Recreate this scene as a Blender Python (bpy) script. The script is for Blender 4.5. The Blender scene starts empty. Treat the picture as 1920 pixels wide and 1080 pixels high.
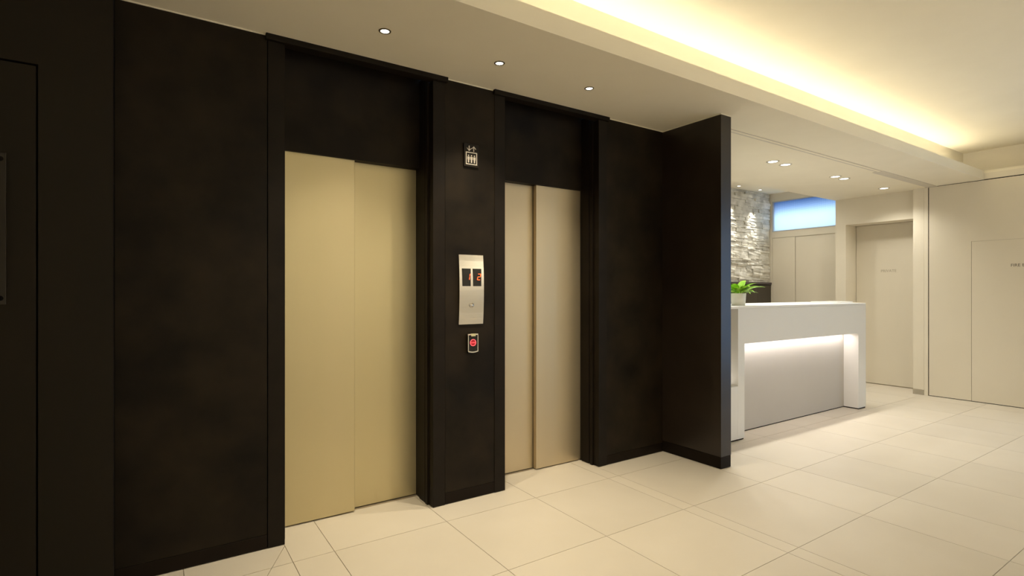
import bpy, bmesh, math, random
from mathutils import Vector, Matrix, Euler
random.seed(7)
scene = bpy.context.scene
COL = scene.collection

# ------------------------------------------------------------------ camera
F_PX = 1003.0
YAW = math.atan2(670.0, 1003.0)
cam_data = bpy.data.cameras.new('camera')
cam_data.sensor_width = 36.0
cam_data.lens = F_PX / 1920.0 * 36.0
cam_data.shift_y = 6.0 / 1920.0
cam_data.clip_start = 0.05
cam = bpy.data.objects.new('camera', cam_data)
cam.location = (0, 0, 1.33)
cam.rotation_euler = (math.pi / 2, 0, -YAW)
COL.objects.link(cam)
scene.camera = cam

# ------------------------------------------------------------------ world, light levels, exposure
world = bpy.data.worlds.new('daylight_world')
scene.world = world
world.use_nodes = True
bg = world.node_tree.nodes['Background']
bg.inputs[0].default_value = (0.40, 0.64, 1.0, 1)
bg.inputs[1].default_value = 2.9
scene.view_settings.view_transform = 'Standard'
scene.view_settings.look = 'None'
scene.view_settings.gamma = 1.0
scene.view_settings.exposure = 0.0
scene.view_settings.use_curve_mapping = False

WARM = (1.0, 0.87, 0.64)
COVE = (1.0, 0.95, 0.78)
NEUTRAL = (1.0, 0.95, 0.83)
LED = (1.0, 0.90, 0.84)
P_LOBBY = 88.0
P_RECEP = 38.0
P_WASH = 80.0
P_COVE = 27.0
P_LED = 4.5
P_HALL_FILL = 190.0

# the long cove lamp lying on the ceiling ledge
ld = bpy.data.lights.new('cove_tube_light', 'AREA')
ld.shape = 'RECTANGLE'; ld.size = 10.4; ld.size_y = 0.03
ld.energy = P_COVE; ld.color = COVE
cove_light = bpy.data.objects.new('cove_tube_light', ld)
cove_light.location = (2.75, 2.427, 2.725)
cove_light.rotation_euler = (math.pi, 0, 0)
COL.objects.link(cove_light)

# ------------------------------------------------------------------ dimensions
H = 2.655          # low ceiling
LIP = 2.76         # top of the cove lip
H2 = 3.06          # raised ceiling
YF = 2.17          # fascia plane
SET = 0.275        # cove setback
YE = 3.0           # elevator wall front
XR = 8.19          # right wall plane
XL, YB = -2.8, -2.4

# ------------------------------------------------------------------ materials
def new_mat(name):
    m = bpy.data.materials.new(name); m.use_nodes = True
    nt = m.node_tree
    return m, nt, nt.nodes['Principled BSDF']

def mat(name, c1, c2=None, scale=4.0, rough=0.5, metal=0.0, bump=0.0, bscale=120.0, spec=0.5, stretch=(1, 1, 1), objrand=0.0, detail=6.0, lo=0.35, hi=0.65):
    m, nt, b = new_mat(name)
    N, L = nt.nodes, nt.links
    tc = N.new('ShaderNodeTexCoord')
    mp = N.new('ShaderNodeMapping'); mp.inputs['Scale'].default_value = stretch
    geo = N.new('ShaderNodeNewGeometry')
    L.new(geo.outputs['Position'], mp.inputs['Vector'])
    ns = N.new('ShaderNodeTexNoise'); ns.inputs['Scale'].default_value = scale; ns.inputs['Detail'].default_value = detail
    L.new(mp.outputs[0], ns.inputs['Vector'])
    cr = N.new('ShaderNodeValToRGB')
    c2 = c2 or tuple(min(1, c * 1.06) for c in c1)
    cr.color_ramp.elements[0].position = lo; cr.color_ramp.elements[1].position = hi
    cr.color_ramp.elements[0].color = (*c1, 1); cr.color_ramp.elements[1].color = (*c2, 1)
    L.new(ns.outputs['Fac'], cr.inputs[0])
    out = cr.outputs[0]
    if objrand:
        oi = N.new('ShaderNodeObjectInfo')
        mr = N.new('ShaderNodeMapRange'); mr.inputs['To Min'].default_value = 1 - objrand; mr.inputs['To Max'].default_value = 1 + objrand * 0.4
        L.new(oi.outputs['Random'], mr.inputs['Value'])
        mx = N.new('ShaderNodeVectorMath'); mx.operation = 'SCALE'
        L.new(out, mx.inputs[0]); L.new(mr.outputs[0], mx.inputs['Scale'])
        out = mx.outputs[0]
    L.new(out, b.inputs['Base Color'])
    b.inputs['Roughness'].default_value = rough
    b.inputs['Metallic'].default_value = metal
    b.inputs['Specular IOR Level'].default_value = spec
    if bump:
        n2 = N.new('ShaderNodeTexNoise'); n2.inputs['Scale'].default_value = bscale; n2.inputs['Detail'].default_value = 3
        L.new(mp.outputs[0], n2.inputs['Vector'])
        bp = N.new('ShaderNodeBump'); bp.inputs['Strength'].default_value = bump; bp.inputs['Distance'].default_value = 0.01
        L.new(n2.outputs['Fac'], bp.inputs['Height']); L.new(bp.outputs[0], b.inputs['Normal'])
    return m

def emat(name, col, strength):
    m, nt, b = new_mat(name)
    b.inputs['Base Color'].default_value = (*[min(1, c) for c in col], 1)
    b.inputs['Emission Color'].default_value = (*col, 1)
    b.inputs['Emission Strength'].default_value = strength
    return m

M = {}
M['tile'] = mat('floor_tile', (0.70, 0.635, 0.535), (0.73, 0.665, 0.565), scale=2.2, rough=0.42, bump=0.02, bscale=60, spec=0.35, objrand=0.04, stretch=(1, 1, 1))
M['grout'] = mat('grout', (0.42, 0.37, 0.28), (0.46, 0.40, 0.31), scale=30, rough=0.9)
M['dark'] = mat('dark_stained_panel', (0.006, 0.0040, 0.0024), (0.024, 0.0165, 0.0090), scale=4.5, rough=0.55, bump=0.03, bscale=40, spec=0.15, lo=0.3, hi=0.75)
M['darkframe'] = mat('dark_frame_laminate', (0.0095, 0.0066, 0.0042), (0.014, 0.0098, 0.0062), scale=6, rough=0.5, spec=0.15)
M['darkskirt'] = mat('dark_skirting', (0.010, 0.0065, 0.004), (0.014, 0.009, 0.006), scale=6, rough=0.55, spec=0.10)
M['wing'] = mat('dark_satin_panel', (0.018, 0.012, 0.008), (0.026, 0.018, 0.012), scale=4, rough=0.32, spec=0.5)
M['leftwall'] = mat('dark_olive_panel', (0.013, 0.0098, 0.0053), (0.016, 0.0115, 0.0066), scale=2, rough=0.6, spec=0.2)
M['black'] = mat('black_gap', (0.004, 0.003, 0.002), (0.006, 0.004, 0.003), scale=20, rough=0.8, spec=0.1)
M['ceil'] = mat('ceiling_paint', (0.87, 0.805, 0.655), (0.89, 0.825, 0.675), scale=3, rough=0.9, spec=0.1)
M['cream'] = mat('cream_wall', (0.78, 0.72, 0.60), (0.80, 0.74, 0.62), scale=3, rough=0.7, spec=0.2)
M['panel'] = mat('cream_panel', (0.74, 0.68, 0.56), (0.76, 0.70, 0.58), scale=1.5, rough=0.45, spec=0.35)
M['seam'] = mat('panel_seam', (0.46, 0.41, 0.34), (0.50, 0.45, 0.37), scale=10, rough=0.8)
M['door1'] = mat('champagne_metal', (0.59, 0.515, 0.31), (0.605, 0.525, 0.32), scale=5, rough=0.42, metal=0.75, bump=0.006, bscale=300, stretch=(1, 1, 0.03))
M['door2'] = mat('champagne_metal_pale_reflection', (0.60, 0.51, 0.355), (0.62, 0.525, 0.365), scale=5, rough=0.42, metal=0.75, bump=0.006, bscale=300, stretch=(1, 1, 0.03))  # same champagne doors; their different reflection is put into the base colour
M['steel'] = mat('brushed_steel', (0.62, 0.58, 0.52), (0.68, 0.64, 0.57), scale=8, rough=0.2, metal=1.0, bump=0.015, bscale=220, stretch=(0.03, 1, 1))
M['chrome'] = mat('chrome', (0.8, 0.77, 0.7), (0.82, 0.79, 0.72), scale=5, rough=0.15, metal=1.0)
M['brass'] = mat('brass_tip', (0.75, 0.70, 0.42), (0.78, 0.73, 0.46), scale=5, rough=0.25, metal=0.9)
M['blackgloss'] = mat('black_glass', (0.010, 0.009, 0.008), (0.012, 0.010, 0.009), scale=5, rough=0.12, spec=0.4)
M['signplate'] = mat('sign_plate', (0.012, 0.009, 0.006), (0.015, 0.011, 0.008), scale=5, rough=0.5, spec=0.2)
M['picto'] = mat('pictogram_ivory', (0.62, 0.56, 0.48), (0.66, 0.60, 0.52), scale=30, rough=0.6)
M['red'] = emat('red_led_digit', (1.0, 0.10, 0.02), 2.6)
M['pink'] = emat('red_led_ring', (1.0, 0.12, 0.14), 1.1)
M['redglow'] = emat('red_reader_lamp', (0.35, 0.0, 0.01), 0.35)
M['lens'] = emat('lamp_lens', (1.0, 0.94, 0.80), 9.0)
M['lensr'] = emat('lamp_lens_neutral', (1.0, 0.95, 0.84), 6.0)
M['tube'] = emat('cove_tube', (1.0, 0.90, 0.64), 1.5)
M['ledstrip'] = emat('desk_led', (1.0, 0.92, 0.86), 3.0)
M['ring'] = mat('lamp_ring_dark', (0.10, 0.08, 0.05), (0.12, 0.1, 0.06), scale=5, rough=0.5)
M['ringw'] = mat('lamp_ring_white', (0.55, 0.5, 0.4), (0.6, 0.55, 0.45), scale=5, rough=0.5)
M['white'] = mat('white_solid_surface', (0.86, 0.85, 0.83), (0.87, 0.86, 0.84), scale=4, rough=0.45, spec=0.4)
M['grey'] = mat('warm_grey_panel', (0.56, 0.53, 0.49), (0.58, 0.55, 0.51), scale=1.5, rough=0.55, spec=0.3)
M['stone'] = mat('split_stone', (0.62, 0.59, 0.51), (0.86, 0.83, 0.75), scale=9, rough=0.9, bump=0.3, bscale=60, objrand=0.22)
M['cab'] = mat('dark_cabinet', (0.060, 0.050, 0.036), (0.068, 0.056, 0.040), scale=3, rough=0.5, spec=0.3)
M['cabtop'] = mat('plum_grey_edge', (0.070, 0.055, 0.055), (0.08, 0.062, 0.06), scale=3, rough=0.4)
M['frame'] = mat('window_frame_grey', (0.50, 0.50, 0.50), (0.54, 0.54, 0.54), scale=5, rough=0.5)
M['pot'] = mat('white_ceramic', (0.88, 0.86, 0.78), (0.90, 0.88, 0.80), scale=6, rough=0.35)
M['soil'] = mat('soil', (0.04, 0.03, 0.02), (0.09, 0.06, 0.04), scale=80, rough=0.95, bump=0.5)
M['leaf'] = mat('fresh_green_leaf', (0.28, 0.58, 0.03), (0.52, 0.82, 0.10), scale=22, rough=0.4, objrand=0.3)
M['acrylic'] = mat('smoky_acrylic', (0.030, 0.026, 0.022), (0.034, 0.03, 0.025), scale=3, rough=0.08, spec=0.35)
M['text'] = mat('dark_lettering', (0.10, 0.085, 0.06), (0.11, 0.09, 0.065), scale=10, rough=0.7)
M['textpale'] = mat('pale_lettering', (0.42, 0.37, 0.27), (0.44, 0.39, 0.29), scale=10, rough=0.7)
M['track'] = mat('grey_rail', (0.62, 0.57, 0.48), (0.66, 0.60, 0.50), scale=8, rough=0.6)
M['rail_dark'] = mat('dark_rail', (0.045, 0.034, 0.024), (0.05, 0.037, 0.026), scale=8, rough=0.35)
M['sill'] = mat('steel_sill', (0.5, 0.44, 0.36), (0.54, 0.48, 0.39), scale=20, rough=0.4, metal=0.8)
M['skirtgrey'] = mat('beige_skirting', (0.40, 0.36, 0.28), (0.43, 0.39, 0.31), scale=10, rough=0.6)

def film_mat():
    # frosted translucent film printed with blue dots that thicken towards the top of the pane
    m = bpy.data.materials.new('frosted_dot_film'); m.use_nodes = True
    nt = m.node_tree; N, L = nt.nodes, nt.links
    N.clear()
    o = N.new('ShaderNodeOutputMaterial')
    tr = N.new('ShaderNodeBsdfTranslucent'); gl = N.new('ShaderNodeBsdfDiffuse')
    mx = N.new('ShaderNodeMixShader'); mx.inputs[0].default_value = 0.12
    geo = N.new('ShaderNodeNewGeometry'); sp = N.new('ShaderNodeSeparateXYZ')
    L.new(geo.outputs['Position'], sp.inputs[0])
    mr = N.new('ShaderNodeMapRange'); mr.inputs['From Min'].default_value = 2.44; mr.inputs['From Max'].default_value = 2.86
    L.new(sp.outputs['Z'], mr.inputs['Value'])
    vor = N.new('ShaderNodeTexVoronoi'); vor.inputs['Scale'].default_value = 55; vor.inputs['Randomness'].default_value = 0.0
    L.new(geo.outputs['Position'], vor.inputs['Vector'])
    lt = N.new('ShaderNodeMath'); lt.operation = 'SUBTRACT'
    ml = N.new('ShaderNodeMath'); ml.operation = 'MULTIPLY'; ml.inputs[1].default_value = 1.3
    L.new(mr.outputs[0], ml.inputs[0])
    L.new(ml.outputs[0], lt.inputs[0]); L.new(vor.outputs['Distance'], lt.inputs[1])
    sc = N.new('ShaderNodeMath'); sc.operation = 'MULTIPLY_ADD'; sc.inputs[1].default_value = 1.6; sc.inputs[2].default_value = 0.25; sc.use_clamp = True
    L.new(lt.outputs[0], sc.inputs[0])
    cr = N.new('ShaderNodeMixRGB'); cr.inputs[1].default_value = (0.95, 0.95, 0.92, 1); cr.inputs[2].default_value = (0.32, 0.38, 0.50, 1)
    L.new(sc.outputs[0], cr.inputs[0])
    L.new(cr.outputs[0], tr.inputs[0]); L.new(cr.outputs[0], gl.inputs[0])
    L.new(tr.outputs[0], mx.inputs[1]); L.new(gl.outputs[0], mx.inputs[2]); L.new(mx.outputs[0], o.inputs[0])
    return m
M['film'] = film_mat()

def glass_mat():
    m = bpy.data.materials.new('clear_glass'); m.use_nodes = True
    nt = m.node_tree; N, L = nt.nodes, nt.links
    N.clear()
    o = N.new('ShaderNodeOutputMaterial'); t = N.new('ShaderNodeBsdfTransparent'); g = N.new('ShaderNodeBsdfGlossy')
    g.inputs['Roughness'].default_value = 0.02
    mx = N.new('ShaderNodeMixShader'); mx.inputs[0].default_value = 0.07
    L.new(t.outputs[0], mx.inputs[1]); L.new(g.outputs[0], mx.inputs[2]); L.new(mx.outputs[0], o.inputs[0])
    return m
M['glass'] = glass_mat()

# ------------------------------------------------------------------ helpers
ABS = {}
def place(o, loc, parent=None):
    loc = Vector(loc)
    ABS[o.name] = loc
    if parent is not None:
        o.parent = parent
        o.location = loc - ABS[parent.name]
    else:
        o.location = loc
    COL.objects.link(o)
    return o

def tag(o, label=None, cat=None, group=None, kind=None):
    if label: o['label'] = label
    if cat: o['category'] = cat
    if group: o['group'] = group
    if kind: o['kind'] = kind
    return o

def empty(name, loc):
    o = bpy.data.objects.new(name, None); o.empty_display_size = 0.1
    return place(o, loc)

def mesh_obj(name, me, loc, parent=None):
    return place(bpy.data.objects.new(name, me), loc, parent)

def from_bm(name, bm, m, loc, parent=None, smooth=False):
    me = bpy.data.meshes.new(name)
    bmesh.ops.recalc_face_normals(bm, faces=bm.faces)
    bm.to_mesh(me); bm.free()
    me.materials.append(m)
    if smooth:
        for p in me.polygons: p.use_smooth = True
    return mesh_obj(name, me, loc, parent)

CACHE = {}
def box_mesh(name, dx, dy, dz, m, bev):
    k = (round(dx, 5), round(dy, 5), round(dz, 5), m.name, bev)
    if k in CACHE: return CACHE[k]
    bm = bmesh.new()
    bmesh.ops.create_cube(bm, size=1.0)
    for v in bm.verts:
        v.co = Vector((v.co.x * dx, v.co.y * dy, (v.co.z + 0.5) * dz))
    if bev:
        bmesh.ops.bevel(bm, geom=bm.edges[:], offset=bev, segments=2 if bev > 0.002 else 1, affect='EDGES', profile=0.5)
    me = bpy.data.meshes.new(name)
    bm.to_mesh(me); bm.free(); me.materials.append(m)
    CACHE[k] = me
    return me

def box(name, x0, x1, y0, y1, z0, z1, m, parent=None, bev=0.0):
    me = box_mesh(name, x1 - x0, y1 - y0, z1 - z0, M[m], bev)
    return mesh_obj(name, me, ((x0 + x1) / 2, (y0 + y1) / 2, z0), parent)

def prism(name, pts, axis, a0, a1, m, parent=None, bev=0.0):
    """extrude a 2-D outline; axis 'y': pts are (x,z); 'x': pts are (y,z); 'z': pts are (x,y)"""
    cu = sum(p[0] for p in pts) / len(pts); cv = min(p[1] for p in pts)
    if axis == 'z': cv = sum(p[1] for p in pts) / len(pts)
    am = (a0 + a1) / 2
    def co(p, a):
        u, v = p[0] - cu, p[1] - cv
        if axis == 'y': return (u, a - am, v)
        if axis == 'x': return (a - am, u, v)
        return (u, v, a - a0)
    bm = bmesh.new()
    A = [bm.verts.new(co(p, a0)) for p in pts]; B = [bm.verts.new(co(p, a1)) for p in pts]
    bm.faces.new(A); bm.faces.new(B[::-1])
    n = len(pts)
    for i in range(n):
        bm.faces.new((A[i], B[i], B[(i + 1) % n], A[(i + 1) % n]))
    bmesh.ops.recalc_face_normals(bm, faces=bm.faces)
    if bev:
        bmesh.ops.bevel(bm, geom=bm.edges[:], offset=bev, segments=1, affect='EDGES')
    loc = {'y': (cu, am, cv), 'x': (am, cu, cv), 'z': (cu, cv, a0)}[axis]
    return from_bm(name, bm, M[m], loc, parent)

def multi(name, boxes, m, loc, parent=None):
    bm = bmesh.new()
    for (x0, x1, y0, y1, z0, z1) in boxes:
        r = bmesh.ops.create_cube(bm, size=1.0)
        for v in r['verts']:
            v.co = Vector(((v.co.x + .5) * (x1 - x0) + x0, (v.co.y + .5) * (y1 - y0) + y0, (v.co.z + .5) * (z1 - z0) + z0)) - Vector(loc)
    return from_bm(name, bm, M[m], loc, parent)

def lathe(name, prof, m, loc, parent=None, seg=32, smooth=True, axis='z'):
    bm = bmesh.new()
    rings = []
    for (r, z) in prof:
        if r < 1e-6:
            rings.append([bm.verts.new((0, 0, z))])
        else:
            rings.append([bm.verts.new((r * math.cos(2 * math.pi * i / seg), r * math.sin(2 * math.pi * i / seg), z)) for i in range(seg)])
    for a, b in zip(rings, rings[1:]):
        for i in range(seg):
            j = (i + 1) % seg
            if len(a) == 1 and len(b) > 1: bm.faces.new((a[0], b[i], b[j]))
            elif len(b) == 1 and len(a) > 1: bm.faces.new((a[i], a[j], b[0]))
            elif len(a) > 1: bm.faces.new((a[i], a[j], b[j], b[i]))
    if axis == 'y':   # profile axis points to -y (out of a wall facing the camera)
        for v in bm.verts: v.co = Vector((v.co.x, -v.co.z, v.co.y))
    return from_bm(name, bm, M[m], loc, parent, smooth)

def text(name, body, size, m, loc, rot, parent=None, extrude=0.0006):
    cu = bpy.data.curves.new(name, 'FONT'); cu.body = body; cu.size = size; cu.extrude = extrude
    cu.align_x = 'LEFT'; cu.align_y = 'CENTER'
    tmp = bpy.data.objects.new(name + '_tmp', cu); COL.objects.link(tmp)
    bpy.context.view_layer.update()
    me = bpy.data.meshes.new_from_object(tmp.evaluated_get(bpy.context.evaluated_depsgraph_get()))
    bpy.data.objects.remove(tmp); bpy.data.curves.remove(cu)
    me.transform(Euler(rot).to_matrix().to_4x4())
    me.materials.clear(); me.materials.append(M[m])
    return mesh_obj(name, me, loc, parent)

def S(o): o['kind'] = 'structure'; return o

# ------------------------------------------------------------------ floor with separate tiles
floor = S(box('floor', XL, 8.75, YB, 5.5, -0.12, -0.006, 'grout'))
xs = [-2.8, -2.446, -1.806, -1.166, -0.526, 0.114, 0.565, 0.765, 1.402, 2.04, 2.678, 2.779, 3.503, 3.99, 4.63, 5.275, 5.94, 6.58, 7.22, 7.86, 8.75]
ys = [-2.4, -1.76, -1.11, -0.46, 0.185, 0.83, 1.482, 2.13, 2.779, 3.428, 4.07, 4.71, 5.5]
G = 0.0015
def clip(poly, a, b, side):
    out = []
    def d(p): return ((b[0] - a[0]) * (p[1] - a[1]) - (b[1] - a[1]) * (p[0] - a[0])) * side
    for i in range(len(poly)):
        p, q = poly[i], poly[(i + 1) % len(poly)]
        dp, dq = d(p), d(q)
        if dp >= 0: out.append(p)
        if dp * dq < 0:
            t = dp / (dp - dq); out.append((p[0] + (q[0] - p[0]) * t, p[1] + (q[1] - p[1]) * t))
    return out
def shrink_line(a, b, off):
    dx, dy = b[0] - a[0], b[1] - a[1]; l = math.hypot(dx, dy)
    nx, ny = -dy / l * off, dx / l * off
    return (a[0] + nx, a[1] + ny), (b[0] + nx, b[1] + ny)
DIAG = ((0.567, 2.987), (0.437, 2.712))
for i in range(len(xs) - 1):
    for j in range(len(ys) - 1):
        x0, x1, y0, y1 = xs[i] + G, xs[i + 1] - G, ys[j] + G, ys[j + 1] - G
        xm, ym = (x0 + x1) / 2, (y0 + y1) / 2
        if y0 > 3.4 and xm < 3.6: continue          # behind the elevator wall
        if xs[i] == 0.114 and ys[j] in (2.779, 2.13):
            rect = [(x0, y0), (x1, y0), (x1, y1), (x0, y1)]
            for sd in (1, -1):
                a, b = shrink_line(*DIAG, G * sd)
                pl = clip(rect, a, b, sd)
                if len(pl) >= 3: prism('tile', pl, 'z', -0.006, 0.0, 'tile', floor)
            continue
        box('tile', x0, x1, y0, y1, -0.006, 0.0, 'tile', floor)

# ------------------------------------------------------------------ ceiling: low part, cove ledge, raised part
ceiling = S(multi('ceiling', [
    (XL, 3.50, YF + SET, YE + 0.0, H, 3.2),
    (3.50, 8.70, YF + SET, 3.88, H, 3.2),
    (XL, XR + SET, YF, YF + SET, H, H + 0.03)], 'ceil', (2.7, 2.6, H)))
box('cove_lip', XL, XR, YF, YF + 0.02, H + 0.03, LIP, 'ceil', ceiling)
box('cove_lip', XR, XR + 0.02, 0.0, YF, LIP - 0.03, LIP, 'ceil', ceiling)
box('raised_ceiling', XL, XR + SET, YB, YF + SET, H2, H2 + 0.12, 'ceil', ceiling)
box('pocket_ceiling', 3.5, 8.7, 3.88, 5.1, 2.925, 3.05, 'ceil', ceiling)
trk = box('ceiling_track', 3.64, 6.66, 2.625, 2.69, H - 0.004, H, 'ceil', ceiling)
box('rail_groove', 3.64, 6.66, 2.630, 2.638, H - 0.0055, H - 0.004, 'seam', trk)
box('rail_groove', 3.64, 6.66, 2.672, 2.688, H - 0.005, H - 0.004, 'track', trk)
box('ceiling_track_cover', 6.66, XR, 2.625, 2.73, H - 0.006, H, 'track', ceiling)
cv = empty('cove_lamp', (2.75, 2.265, H + 0.03))
tag(cv, 'long warm fluorescent cove lamp hidden behind the ceiling lip', 'lamp')
box('lamp_batten', XL + 0.1, XR - 0.1, 2.385, 2.443, H + 0.03, H + 0.05, 'ceil', cv)
box('lamp_tube', XL + 0.1, XR - 0.1, 2.412, 2.438, H + 0.05, H + 0.066, 'tube', cv)

# ------------------------------------------------------------------ walls behind and beside the camera
S(box('wall_rear', XL, 8.5, YB - 0.12, YB, 0, H2, 'cream'))
S(box('wall_side', XL - 0.12, XL, YB, 3.2, 0, H2, 'cream'))

# ------------------------------------------------------------------ dark left wall with its flush door
WLY = 2.90
wall_left = S(multi('wall_left', [(XL, -0.40, WLY + 0.035, 3.2, 0, H), (-0.40, -0.15, WLY + 0.035, 3.2, 0, H)], 'black', (-1.5, 3.0, 0)))
prism('wall_panel', [(-0.397, 0.0), (-0.15, 0.0), (-0.15, H), (XL, H), (XL, 0), (-1.313, 0), (-1.313, 2.259), (-0.397, 2.259)], 'y', WLY, WLY + 0.034, 'leftwall', wall_left)
d1 = S(box('door_1', -1.305, -0.404, WLY + 0.002, WLY + 0.034, 0.008, 2.251, 'leftwall', None, 0.0015))
sp = empty('wall_plaque', (-0.69, WLY - 0.012, 1.277))
tag(sp, 'glossy smoke-grey acrylic plaque on stand-offs on the dark left door', 'plaque')
box('plate', -0.90, -0.491, WLY - 0.018, WLY - 0.012, 1.277, 1.880, 'acrylic', sp, 0.001)
for px in (-0.875, -0.508):
    for pz in (1.302, 1.855):
        lathe('standoff_bolt', [(0.0, 0.010), (0.008, 0.009), (0.010, 0.006), (0.010, -0.014), (0, -0.014)], 'black', (px, WLY - 0.012, pz), sp, 16, True, 'y')

# ------------------------------------------------------------------ elevator wall
wall_back = S(multi('wall_back', [
    (-0.15, 0.50, YE + 0.02, 3.45, 0, H + 0.1), (1.49, 1.88, YE + 0.02, 3.45, 0, H + 0.1), (2.86, 3.64, YE + 0.02, 3.45, 0, H + 0.1),
    (0.50, 1.49, 3.36, 3.45, 0, H + 0.1), (1.88, 2.86, 3.36, 3.45, 0, H + 0.1)], 'black', (1.6, 3.2, 0)))
for (a, b) in ((-0.15, 0.4835), (1.5025, 1.8655), (2.8715, 3.508)):
    box('wall_panel', a, b, YE, YE + 0.02, 0.074, H, 'dark', wall_back, 0.0012)
    box('ceiling_trim', a if a > 0 else a, b, YE - 0.005, YE, H - 0.006, H, 'ceil', wall_back)
    box('skirting', a, b, YE - 0.001, YE + 0.02, 0.003, 0.0725, 'darkskirt', wall_back, 0.001)

def elevator(x0, x1, left_front, dm, label):
    """x0,x1: clear opening between the jambs"""
    e = empty('elevator_entrance', ((x0 + x1) / 2, YE, 0))
    tag(e, label, 'elevator', 'elevator entrances in the dark wall')
    jw = 0.082
    xm = 1.002 if left_front else 2.357
    for (a, b, side) in ((x0 - jw, x0, -1), (x1, x1 + jw, 1)):
        box('jamb', a, b, YE - 0.004, 3.185, 0.002, H - 0.03, 'darkframe', e, 0.0015)
        # shutter guide rail standing on the return
        s = x0 if side < 0 else x1
        k = 0.012 * (-side)
        box('shutter_guide', min(s, s + k), max(s, s + k), 3.055, 3.085, 0.002, H + 0.02, 'darkframe', e, 0.001)
        box('return_panel', min(s, s + k * 0.6), max(s, s + k * 0.6), 3.10, 3.185, 0.002, H + 0.02, 'darkframe', e, 0.001)
    box('header', x0 - jw - 0.012, x1 + jw + 0.012, YE - 0.027, YE + 0.045, H - 0.030, H, 'darkframe', e, 0.0015)
    box('shutter_box', x0, x1, YE + 0.045, 3.30, H + 0.055, H + 0.09, 'black', e)
    for y in (3.065, 3.105, 3.145):
        box('shutter_rail', x0, x1, y, y + 0.012, H + 0.02, H + 0.055, 'rail_dark', e, 0.001)
    box('transom_panel', x0, x1, 3.185, 3.30, 2.118, H + 0.055, 'dark', e)
    box('transom_panel', x0 - jw, x0, 3.185, 3.36, 0.002, H, 'darkframe', e)
    box('transom_panel', x1, x1 + jw, 3.185, 3.36, 0.002, H, 'darkframe', e)
    yl, yr = (3.205, 3.25) if left_front else (3.25, 3.205)
    la, lb = (x0, xm) if left_front else (x0, xm + 0.012)
    ra, rb = (xm - 0.012, x1) if left_front else (xm, x1)
    box('door_leaf', la, lb, yl, yl + 0.035, 0.008, 2.122, dm, e, 0.0015)
    box('door_leaf', ra, rb, yr, yr + 0.035, 0.008, 2.122, dm, e, 0.0015)
    sill = box('sill', x0, x1, 3.232, 3.33, 0.0, 0.004, 'sill', e)
    box('sill_groove', x0, x1, 3.256, 3.268, 0.004, 0.005, 'black', sill)
    box('shadow_backing', x0, x1, 3.30, 3.36, 0.004, H + 0.09, 'black', e)
    return e

elevator(0.568, 1.419, True, 'door1', 'left elevator with golden champagne doors beside the blank dark panel')
elevator(1.946, 2.790, False, 'door2', 'right elevator with champagne doors coloured paler for their reflections beside the projecting wing wall')

# wing wall
wing = S(box('wall_wing', 3.510, 3.634, 2.450, 3.05, 0.09, H, 'wing', None, 0.0012))
box('ceiling_trim', 3.505, 3.510, 2.446, 2.995, H - 0.006, H, 'ceil', wing)
box('ceiling_trim', 3.510, 3.634, 2.446, 2.450, H - 0.006, H, 'ceil', wing)
box('skirting', 3.512, 3.632, 2.452, 3.05, 0.002, 0.0885, 'darkskirt', wing)
S(box('wall_shaft', 3.50, 3.64, 3.05, 5.1, 0, 2.925, 'cream'))

# ------------------------------------------------------------------ elevator sign
sg = empty('elevator_sign', (1.682, YE, 2.125))
tag(sg, 'small dark square elevator pictogram sign high on the pier between elevators', 'sign')
pl = box('plate', 1.630, 1.738, YE - 0.012, YE, 2.125, 2.272, 'signplate', sg, 0.001)
ys0, ys1 = YE - 0.0135, YE - 0.012
def flat(name, pts, parent, m='picto', y0=ys0, y1=ys1):
    return prism(name, pts, 'y', y0, y1, m, parent)
def bar(name, x0, x1, z0, z1, parent, m='picto', y0=ys0, y1=ys1):
    return flat(name, [(x0, z0), (x1, z0), (x1, z1), (x0, z1)], parent, m, y0, y1)
fx0, fx1, fz0, fz1, w = 1.643, 1.725, 2.138, 2.218, 0.0055
multi('car_outline', [(fx0, fx1, ys0, ys1, fz0, fz0 + w), (fx0, fx1, ys0, ys1, fz1 - w, fz1), (fx0, fx0 + w, ys0, ys1, fz0 + w, fz1 - w), (fx1 - w, fx1, ys0, ys1, fz0 + w, fz1 - w)], 'picto', (1.684, YE - 0.013, fz0), sg)
for k in (-1, 0, 1):
    cx = 1.684 + k * 0.0215
    fig = flat('passenger', [(cx - 0.0085, 2.188), (cx + 0.0085, 2.188), (cx + 0.0082, 2.170), (cx + 0.0055, 2.170), (cx + 0.004, 2.150), (cx - 0.004, 2.150), (cx - 0.0055, 2.170), (cx - 0.0082, 2.170)], sg)
    flat('head', [(cx + 0.0047 * math.cos(a * math.pi / 5), 2.1955 + 0.0047 * math.sin(a * math.pi / 5)) for a in range(10)], fig)
def arrow(cx, z0, up):
    h = 0.034; t = 0.0026; wd = 0.0155
    s = 1 if up else -1
    zt = z0 + h if up else z0
    zb = z0 if up else z0 + h
    P = [(cx - t, zb), (cx + t, zb), (cx + t, zt - s * 0.009), (cx + wd, zt - s * (0.009 + wd - 0.004)), (cx + wd, zt - s * (wd + 0.000)), (cx, zt), (cx - wd, zt - s * wd), (cx - wd, zt - s * (0.009 + wd - 0.004)), (cx - t, zt - s * 0.009)]
    flat('arrow', P, sg)
arrow(1.667, 2.224, False)
arrow(1.701, 2.224, True)

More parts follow.
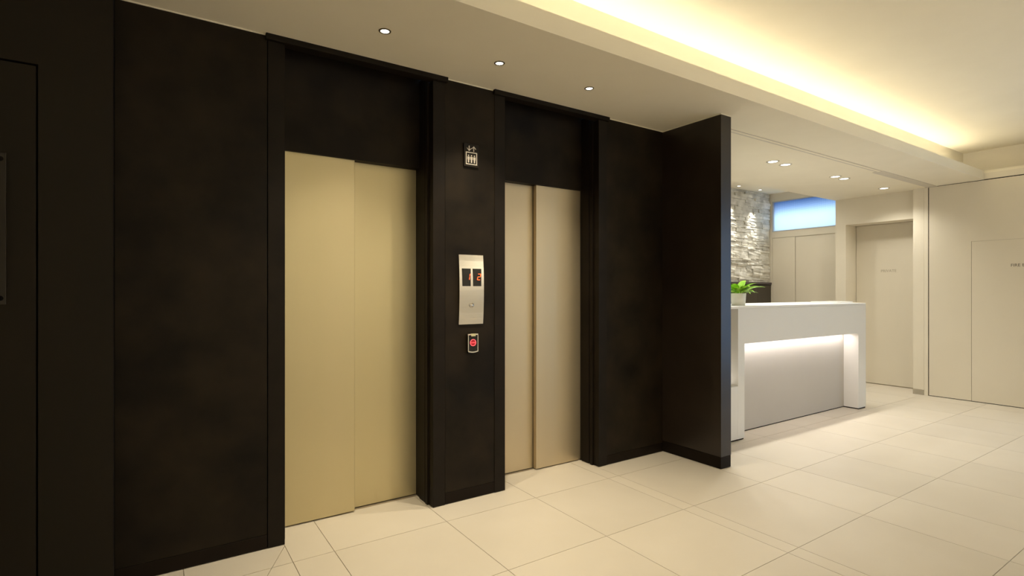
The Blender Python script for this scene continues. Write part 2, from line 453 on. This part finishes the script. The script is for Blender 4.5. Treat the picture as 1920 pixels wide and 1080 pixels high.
# ------------------------------------------------------------------ hall call plate
hp = empty('elevator_call_panel', (1.685, YE, 1.119))
tag(hp, 'brushed steel elevator call panel with floor displays on the pier between elevators', 'control panel')
prof = []
for i in range(13):
    z = 1.119 + 0.443 * i / 12; t = (i / 12 - 0.5) * 2
    prof.append((YE - 0.006 - 0.011 * (1 - t * t), z))
prism('face_plate', prof + [(YE, 1.562), (YE, 1.119)], 'x', 1.596, 1.774, 'steel', hp)
yd = YE - 0.0185
for k, (a, b, dg) in enumerate(((1.617, 1.675, '1'), (1.695, 1.753, '2'))):
    ds = box('display', a, b, yd - 0.001, YE - 0.008, 1.362, 1.474, 'blackgloss', hp)
    segs = {'1': 'bc', '2': 'abged'}[dg]
    cx = b - 0.017; cz = 1.422; hw, hh, th, sl = 0.0115, 0.0205, 0.0036, 0.16
    sh = lambda x, z: (cx + x + (z - 0) * sl, cz + z)
    Q = {'a': (-hw + .002, hw - .002, hh - th, hh), 'g': (-hw + .002, hw - .002, -th / 2, th / 2), 'd': (-hw + .002, hw - .002, -hh, -hh + th),
         'b': (hw - th, hw, .002, hh - .002), 'c': (hw - th, hw, -hh + .002, -.002), 'e': (-hw, -hw + th, -hh + .002, -.002), 'f': (-hw, -hw + th, .002, hh - .002)}
    for s in segs:
        x0, x1, z0, z1 = Q[s]
        o = prism('digit_segment', [sh(x0, z0), sh(x1, z0), sh(x1, z1), sh(x0, z1)], 'y', yd - 0.0022, yd - 0.001, 'red', ds)
b_ = lathe('call_button', [(0.017, -0.002), (0.017, 0.003), (0.0145, 0.004), (0.0135, 0.0015)], 'chrome', (1.684, YE - 0.0165, 1.240), hp, 24, True, 'y')
lathe('button_cap', [(0.0, 0.005), (0.009, 0.0045), (0.0125, 0.002), (0.0125, -0.002)], 'steel', (1.684, YE - 0.0165, 1.240), b_, 24, True, 'y')

# ------------------------------------------------------------------ card reader
cr_ = empty('card_reader', (1.69, YE, 0.935))
tag(cr_, 'small black card reader with glowing red ring below the call panel', 'card reader')
body = box('body', 1.654, 1.724, YE - 0.024, YE, 0.936, 1.058, 'blackgloss', cr_, 0.004)
yf = YE - 0.0265
for rx in (1.652, 1.7215):
    box('silver_rim', rx, rx + 0.0045, yf, YE - 0.015, 0.945, 1.052, 'chrome', cr_)
prism('bottom_lip', [(1.652, 0.948)] + [(1.652 + 0.074 * i / 8, 0.945 - 0.007 * math.sin(math.pi * i / 8)) for i in range(9)] + [(1.726, 0.948)] + [(1.726 - 0.074 * i / 8, 0.951 - 0.006 * math.sin(math.pi * i / 8)) for i in range(9)], 'y', yf - 0.002, YE - 0.012, 'chrome', cr_)
box('top_lip', 1.650, 1.726, yf - 0.001, YE - 0.006, 1.050, 1.058, 'chrome', cr_, 0.001)
prism('latch', [(1.669, 1.060), (1.708, 1.060), (1.704, 1.043), (1.673, 1.043)], 'y', yf - 0.004, yf, 'brass', cr_)
ringp = []
def ring_mesh(name, r0, r1, cx, cz, y0, y1, m, parent):
    bm = bmesh.new(); n = 32
    vs = []
    for i in range(n):
        a = 2 * math.pi * i / n
        vs.append([bm.verts.new((r * math.cos(a), y, r * math.sin(a))) for (r, y) in ((r0, y0 - y1), (r1, y0 - y1), (r1, 0), (r0, 0))])
    for i in range(n):
        for k in range(4):
            bm.faces.new((vs[i][k], vs[(i + 1) % n][k], vs[(i + 1) % n][(k + 1) % 4], vs[i][(k + 1) % 4]))
    return from_bm(name, bm, M[m], (cx, y1, cz), parent)
lathe('lamp_disc', [(0, 0.0005), (0.0185, 0.0005), (0.0185, -0.001)], 'redglow', (1.689, YE - 0.0245, 1.002), cr_, 32, False, 'y')
ring_mesh('lamp_ring', 0.0185, 0.0220, 1.689, 1.002, YE - 0.0262, YE - 0.0245, 'pink', cr_)
text('lettering', 'CARD', 0.0125, 'pink', (1.6735, YE - 0.0255, 1.002), (math.pi / 2, 0, 0), cr_, 0.0003)

# ------------------------------------------------------------------ downlights
def downlight(x, y, z, r, label, group, power, color, lens, ring, size=1.4, blend=0.7, aim=None):
    e = empty('downlight', (x, y, z))
    tag(e, label, 'downlight', group)
    lathe('trim_ring', [(r * 0.80, -0.001), (r * 0.84, -0.004), (r * 1.12, -0.003), (r * 1.16, 0.0)], ring, (x, y, z), e, 28)
    lathe('lamp_lens', [(0, -0.0022), (r * 0.6, -0.002), (r * 0.82, -0.001)], lens, (x, y, z), e, 28)
    l = bpy.data.lights.new('lamp_beam', 'SPOT')
    l.energy = power; l.color = color; l.spot_size = size; l.spot_blend = blend; l.shadow_soft_size = r * 0.7
    o = bpy.data.objects.new('lamp_beam', l)
    place(o, (x, y, z - 0.03), e)
    if aim:
        o.rotation_euler = (Vector(aim) - Vector((x, y, z - 0.03))).to_track_quat('-Z', 'Y').to_euler()
    return e
for x, t in ((0.975, 'nearest round ceiling downlight, in front of the left elevator'), (1.666, 'middle of the three round ceiling downlights, before the pier'), (2.360, 'third round ceiling downlight, before the right elevator')):
    downlight(x, 2.625, H, 0.027, t, 'downlights in front of the elevators', P_LOBBY, WARM, 'lens', 'ring', 1.6, 1.0)
for x, t in ((3.99, 'ceiling downlight behind the wing wall, over the near desk end'), (4.22, 'ceiling downlight above the potted plant'), (5.255, 'left downlight of the first pair above the reception desk'), (5.49, 'right downlight of the first pair above the reception desk'), (6.545, 'left downlight of the second pair above the desk end'), (6.752, 'right downlight of the second pair above the desk end'), (7.805, 'single farthest downlight near the private door')):
    downlight(x, 3.066, H, 0.055, t, 'downlights above the reception desk', P_RECEP, NEUTRAL, 'lensr', 'ringw', 2.4, 1.0)
for x, t in ((0.6, 'added fill light in the raised ceiling behind the camera, nearest the dark door'), (2.9, 'middle added fill light in the raised ceiling behind the camera'), (5.2, 'added fill light in the raised ceiling nearest the glazed entrance')):  # added unseen lamps washing the rear wall, for bounce light and reflections
    downlight(x, -1.75, H2, 0.055, t, 'added fill lights in the raised ceiling', P_HALL_FILL, NEUTRAL, 'lensr', 'ringw', 2.2, 1.0, (x, -2.4, 1.6))
for x, t in ((5.0, 'added hidden fill light over the cabinets nearest the elevator shaft'), (6.3, 'added hidden fill light over the middle of the dark cabinets'), (7.6, 'added hidden fill light over the dark cabinets nearest the window')):  # added lamps, hidden by the ceiling edge, to brighten stone, cabinets and window wall
    downlight(x, 4.30, 2.925, 0.055, t, 'added fill lights hidden in the ceiling pocket', 34.0, NEUTRAL, 'lensr', 'ringw', 2.5, 1.0)
for x, t in ((7.92, 'narrow spotlight grazing the stone wall by the window'), (7.36, 'narrow spotlight grazing the stone wall above the plant')):
    downlight(x, 4.83, 2.925, 0.03, t, 'spotlights grazing the stone wall', P_WASH, NEUTRAL, 'lensr', 'ringw', 0.6, 0.7, (x, 4.99, 2.0))

# ------------------------------------------------------------------ right wall
wall_right = S(multi('wall_right', [(XR + 0.016, XR + 0.25, 0.30, 2.76, 0, H - 0.004), (XR, XR + 0.27, 0.0, 2.76, H + 0.004, LIP - 0.03), (XR + SET, XR + SET + 0.1, YB, YF + SET, H, H2), (XR, XR + SET, 0.30, 0.34, 0, LIP)], 'cream', (XR + 0.1, 1.5, 0)))
box('shadow_gap', XR + 0.012, XR + 0.016, 0.34, 2.76, 0.0, H + 0.004, 'black', wall_right)
YD0, YD1, ZD = 1.36, 2.284, 1.928
prism('wall_panel', [(2.712, 0.008), (2.712, H - 0.007), (0.35, H - 0.007), (0.35, 0.008), (YD0 - 0.003, 0.008), (YD0 - 0.003, ZD + 0.003), (YD1 + 0.004, ZD + 0.003), (YD1 + 0.004, 0.008)], 'x', XR, XR + 0.010, 'panel', wall_right)
box('seam_strip', XR + 0.006, XR + 0.011, YD0 - 0.006, YD1 + 0.006, 0.008, ZD + 0.006, 'seam', wall_right)
d3 = S(box('door_3', XR, XR + 0.0058, YD0, YD1, 0.008, ZD, 'panel'))
text('lettering', 'FIRE EXIT', 0.047, 'text', (XR - 0.0005, 1.932, 1.627), (math.pi / 2, 0, -math.pi / 2), d3)
box('pivot', XR - 0.002, XR + 0.012, 1.83, 1.86, H - 0.008, H + 0.002, 'black', wall_right)
# slim end trim and the proud pier beside the private door
trim = S(box('trim_1', XR, XR + 0.2, 2.722, 2.764, 0.0, H - 0.004, 'cream'))
pier = S(box('wall_pier', XR + 0.003, 8.6, 2.766, 2.885, 0.0, H, 'cream', None))
box('skirting', XR - 0.003, XR + 0.003, 2.766, 2.885, 0.0, 0.066, 'skirtgrey', pier)

# glazed entrance out of view on the right of the camera
gl = S(empty('window_2', (XR + 0.15, -1.05, 0)))
for (a, b, z0, z1) in ((YB, 0.30, 0, 0.06), (YB, 0.30, 2.62, 2.76), (YB, YB + 0.07, 0.06, 2.62), (0.23, 0.30, 0.06, 2.62), (-1.10, -1.02, 0.06, 2.62)):
    box('window_frame', XR + 0.08, XR + 0.16, a, b, z0, z1, 'frame', gl)
for (a, b) in ((YB + 0.07, -1.10), (-1.02, 0.23)):
    box('pane', XR + 0.116, XR + 0.124, a, b, 0.06, 2.62, 'glass', gl)
S(box('wall_over_glazing', XR, XR + 0.27, YB, 0.30, LIP, LIP + 0.02, 'cream'))

# ------------------------------------------------------------------ private door wall
XP, XD = 8.28, 8.59
wall_far = S(multi('wall_far', [(XP, XD + 0.1, 3.738, 3.878, 0, H), (XP, XD + 0.1, 2.885, 3.738, 2.283, H), (XD + 0.02, XD + 0.1, 2.885, 3.738, 0, 2.283)], 'cream', (8.45, 3.4, 0)))
d2 = S(box('door_2', XD, XD + 0.018, 2.89, 3.733, 0.012, 2.278, 'panel'))
text('lettering', 'PRIVATE', 0.052, 'textpale', (XD - 0.0005, 3.415, 1.615), (math.pi / 2, 0, -math.pi / 2), d2)

# ------------------------------------------------------------------ window wall in the far corner
XW = 8.45
wall_window = S(multi('wall_window', [(XW + 0.02, XW + 0.14, 3.88, 5.5, 0, 2.20), (XW, XW + 0.14, 3.88, 5.5, 2.20, 2.30), (XW, XW + 0.14, 3.88, 5.5, 2.80, 2.925), (XW, XW + 0.14, 4.94, 5.5, 2.30, 2.80), (XW, XW + 0.02, 4.94, 5.5, 0, 2.20)], 'cream', (8.5, 4.6, 0)))
wn = S(empty('window_1', (XW + 0.05, 4.41, 2.30)))
for (a, b, z0, z1) in ((3.88, 4.94, 2.30, 2.314), (3.88, 4.94, 2.786, 2.80), (4.925, 4.94, 2.314, 2.786), (3.88, 3.895, 2.314, 2.786)):
    box('window_frame', XW - 0.004, XW + 0.07, a, b, z0, z1, 'frame', wn)
box('pane', XW + 0.03, XW + 0.036, 3.895, 4.925, 2.314, 2.786, 'film', wn)
box('wall_panel', XW, XW + 0.018, 4.565, 4.935, 0.0, 2.196, 'cream', wall_window)
box('wall_panel', XW + 0.004, XW + 0.018, 3.88, 4.555, 0.0, 2.19, 'cream', wall_window)
box('seam_strip', XW + 0.012, XW + 0.019, 4.555, 4.565, 0.0, 2.196, 'seam', wall_window)

# ------------------------------------------------------------------ stone wall
YS = 4.98
ws = S(box('wall_stone', 3.5, 8.6, YS + 0.03, 5.15, 1.475, 2.925, 'grout'))
S(box('wall_alcove', 3.5, 8.6, 5.41, 5.5, 0, 1.475, 'cream'))
rng = random.Random(11)
smeshes = []
for k in range(10):
    bm = bmesh.new()
    r = bmesh.ops.create_cube(bm, size=1.0)
    bmesh.ops.subdivide_edges(bm, edges=[e for e in bm.edges], cuts=1, use_grid_fill=True)
    for v in bm.verts:
        j = 0.05
        v.co.z += rng.uniform(-j, j) * 1.0
        if v.co.y < -0.4: v.co.y += rng.uniform(-0.10, 0.12)
        v.co.x += rng.uniform(-0.02, 0.02)
    me = bpy.data.meshes.new('stone'); bm.to_mesh(me); bm.free(); me.materials.append(M['stone'])
    smeshes.append(me)
stuff_boxes = []
z = 1.475
while z < 2.92:
    hgt = rng.choice((0.022, 0.03, 0.036, 0.045, 0.055))
    hgt = min(hgt, 2.925 - z)
    if hgt < 0.012: break
    x = 8.44
    while x > 3.66:
        ln = rng.uniform(0.12, 0.36)
        x0 = max(x - ln, 3.65)
        dep = rng.uniform(0.028, 0.055)
        if x0 > 7.12:
            o = bpy.data.objects.new('stone', rng.choice(smeshes))
            o.scale = (x - x0 - 0.002, dep, hgt - 0.0015)
            o.rotation_euler = (rng.uniform(-0.05, 0.05), 0, rng.uniform(-0.02, 0.02))
            place(o, ((x + x0) / 2, YS + 0.04 - dep / 2, z + hgt / 2), ws)
        else:
            stuff_boxes.append((x0 + 0.001, x - 0.001, YS + 0.04 - dep, YS + 0.04, z + 0.001, z + hgt - 0.001))
        x = x0
    z += hgt
so = multi('stones', stuff_boxes, 'stone', (5.3, YS, 1.475), ws); so['kind'] = 'stuff'

# dark cabinets below the stone
names = ('dark low cabinet in the corner below the window', 'dark low cabinet behind the white plant pot', 'dark low cabinet left of the one behind the plant', 'dark low cabinet in the middle of the row under the stone', 'dark low cabinet second from the elevator shaft', 'dark low cabinet nearest the elevator shaft')
cx1 = 8.445
for k, lb in enumerate(names):
    wdt = 0.39 if k == 0 else 0.84
    cx0 = cx1 - wdt
    c = empty('low_cabinet', ((cx0 + cx1) / 2, 5.17, 0)); tag(c, lb, 'cabinet', 'dark cabinets along the stone wall')
    box('carcass', cx0, cx1, 4.977, 5.405, 0.0, 1.432, 'black', c)
    if k == 0: box('cabinet_door', cx0 + 0.002, cx1 - 0.002, 4.957, 4.977, 0.02, 1.428, 'cab', c, 0.001)
    else:
        mid = (cx0 + cx1) / 2
        box('cabinet_door', cx0 + 0.002, mid - 0.002, 4.957, 4.977, 0.02, 1.428, 'cab', c, 0.001)
        box('cabinet_door', mid + 0.002, cx1 - 0.002, 4.957, 4.977, 0.02, 1.428, 'cab', c, 0.001)
    cx1 = cx0
tag(box('cabinet_worktop', cx1, 8.445, 4.945, 5.40, 1.441, 1.472, 'cabtop', None, 0.002), 'long plum-grey worktop over the dark cabinets at the stone wall', 'worktop')

# ------------------------------------------------------------------ reception desk
YD = 2.84
dk = empty('reception_desk', (5.35, 3.2, 0))
tag(dk, 'white reception desk with lit recessed grey front panel', 'desk')
xa, xb, xc, xd = 4.317, 4.413, 6.585, 6.765
zt = 1.172; zo = 0.857; r = 0.035
arch = [(xa, 0.012), (xb, 0.012), (xb, zo - 0.006), (xb + 0.006, zo)]
arch += [(xc - r + r * math.sin(a * math.pi / 16), zo - r + r * math.cos(a * math.pi / 16)) for a in range(9)]
arch += [(xc, 0.012), (xd, 0.012), (xd, zt), (xa, zt)]
prism('front_frame', arch, 'y', YD, YD + 0.155, 'white', dk)
box('desk_top', 3.70, xd, YD, 3.52, zt, 1.196, 'white', dk, 0.003)
box('recessed_panel', xb - 0.04, xc + 0.04, YD + 0.156, YD + 0.18, 0.010, zt - 0.01, 'grey', dk)
for (pa, pb, pc) in ((3.72, xb - 0.006, YD + 0.006), (xb - 0.006, xc + 0.006, YD + 0.163), (xc + 0.006, xd - 0.006, YD + 0.006)):
    box('plinth', pa, pb, pc, 3.50, 0.0, 0.0115, 'black', dk)
box('side_panel', xd - 0.05, xd, YD + 0.156, 3.52, 0.012, zt, 'white', dk)
box('low_front', 3.70, xa, YD, YD + 0.155, 0.012, 0.484, 'white', dk, 0.002)
box('niche_back', 3.70, xb - 0.04, YD + 0.156, YD + 0.18, 0.012, zt, 'cream', dk)
box('inner_shelf', 3.72, xd - 0.05, 3.03, 3.50, 0.72, 0.75, 'white', dk)
box('led_strip', xb + 0.03, xc - 0.05, YD + 0.10, YD + 0.118, zo + 0.0005 - 0.004, zo, 'ledstrip', dk)
box('niche_led', 3.75, xa - 0.02, YD + 0.12, YD + 0.14, 0.485, 0.489, 'ledstrip', dk)
def area(name, loc, sx, sy, power, color, rot, parent):
    l = bpy.data.lights.new(name, 'AREA'); l.shape = 'RECTANGLE'; l.size = sx; l.size_y = sy; l.energy = power; l.color = color
    o = bpy.data.objects.new(name, l); place(o, loc, parent); o.rotation_euler = rot
    return o
area('led_light', ((xb + xc) / 2, YD + 0.100, zo - 0.006), xc - xb - 0.08, 0.02, P_LED, LED, (0.15, 0, 0), dk)
area('niche_led_light', (4.02, YD + 0.12, 0.492), 0.5, 0.02, 0.25, NEUTRAL, (math.pi, 0, 0), dk)

dt = empty('document_tray', (6.47, 3.0, 1.196)); tag(dt, 'flat white document tray on the right end of the reception desk', 'tray')
box('tray_base', 6.26, 6.68, 2.94, 3.20, 1.196, 1.204, 'white', dt, 0.001)
multi('tray_rim', [(6.26, 6.68, 2.94, 2.948, 1.204, 1.213), (6.26, 6.68, 3.192, 3.20, 1.204, 1.213), (6.26, 6.268, 2.948, 3.192, 1.204, 1.213), (6.672, 6.68, 2.948, 3.192, 1.204, 1.213)], 'white', (6.47, 3.07, 1.204), dt)

# ------------------------------------------------------------------ potted plant
PX, PY, PZ = 4.540, 2.985, 1.196
pp = empty('potted_plant', (PX, PY, PZ)); tag(pp, 'bright green leafy plant in a white pot on the reception desk', 'plant')
lathe('pot', [(0, 0.0), (0.058, 0.0), (0.060, 0.003), (0.068, 0.112), (0.067, 0.115), (0.062, 0.115), (0.060, 0.098), (0, 0.098)], 'pot', (PX, PY, PZ), pp, 40)
lathe('soil', [(0, 0.104), (0.035, 0.103), (0.0605, 0.099)], 'soil', (PX, PY, PZ), pp, 24)
prng = random.Random(5)
def leaf(az, tilt, L, W, z0, droop):
    bm = bmesh.new(); n = 9; rows = []
    for i in range(n + 1):
        t = i / n
        if t < 0.22: wd = 0.004
        else:
            u = (t - 0.22) / 0.78
            wd = W * (math.sin(math.pi * min(1, u ** 0.62)) ** 0.9) * 0.5 + 0.0004
        ang = tilt - droop * t * t
        if i == 0: px, pz = 0.0, 0.0; prev = ang
        else:
            px += L / n * math.cos(ang); pz += L / n * math.sin(ang)
        fold = 0.30 * wd
        rows.append([bm.verts.new((px, -wd, pz + fold)), bm.verts.new((px, -wd * 0.5, pz + fold * 0.35)), bm.verts.new((px, 0, pz)), bm.verts.new((px, wd * 0.5, pz + fold * 0.35)), bm.verts.new((px, wd, pz + fold))])
    for a, b in zip(rows, rows[1:]):
        for k in range(4): bm.faces.new((a[k], a[k + 1], b[k + 1], b[k]))
    ext = bmesh.ops.solidify(bm, geom=bm.faces[:], thickness=0.0012)
    for v in bm.verts: v.co = Matrix.Rotation(az, 3, 'Z') @ v.co
    return from_bm('leaf', bm, M['leaf'], (PX + 0.015 * math.cos(az), PY + 0.015 * math.sin(az), PZ + z0), pp, True)
for k in range(20):
    az = k * 2.39996 + prng.uniform(-0.2, 0.2)
    ring = k / 20
    leaf(az, 1.25 - 0.95 * ring + prng.uniform(-.1, .1), prng.uniform(0.15, 0.20), prng.uniform(0.055, 0.075), 0.10, prng.uniform(0.6, 1.3))
leaf(-0.55, 0.55, 0.26, 0.07, 0.10, 0.7)
leaf(-1.3, 0.75, 0.20, 0.075, 0.10, 0.9)
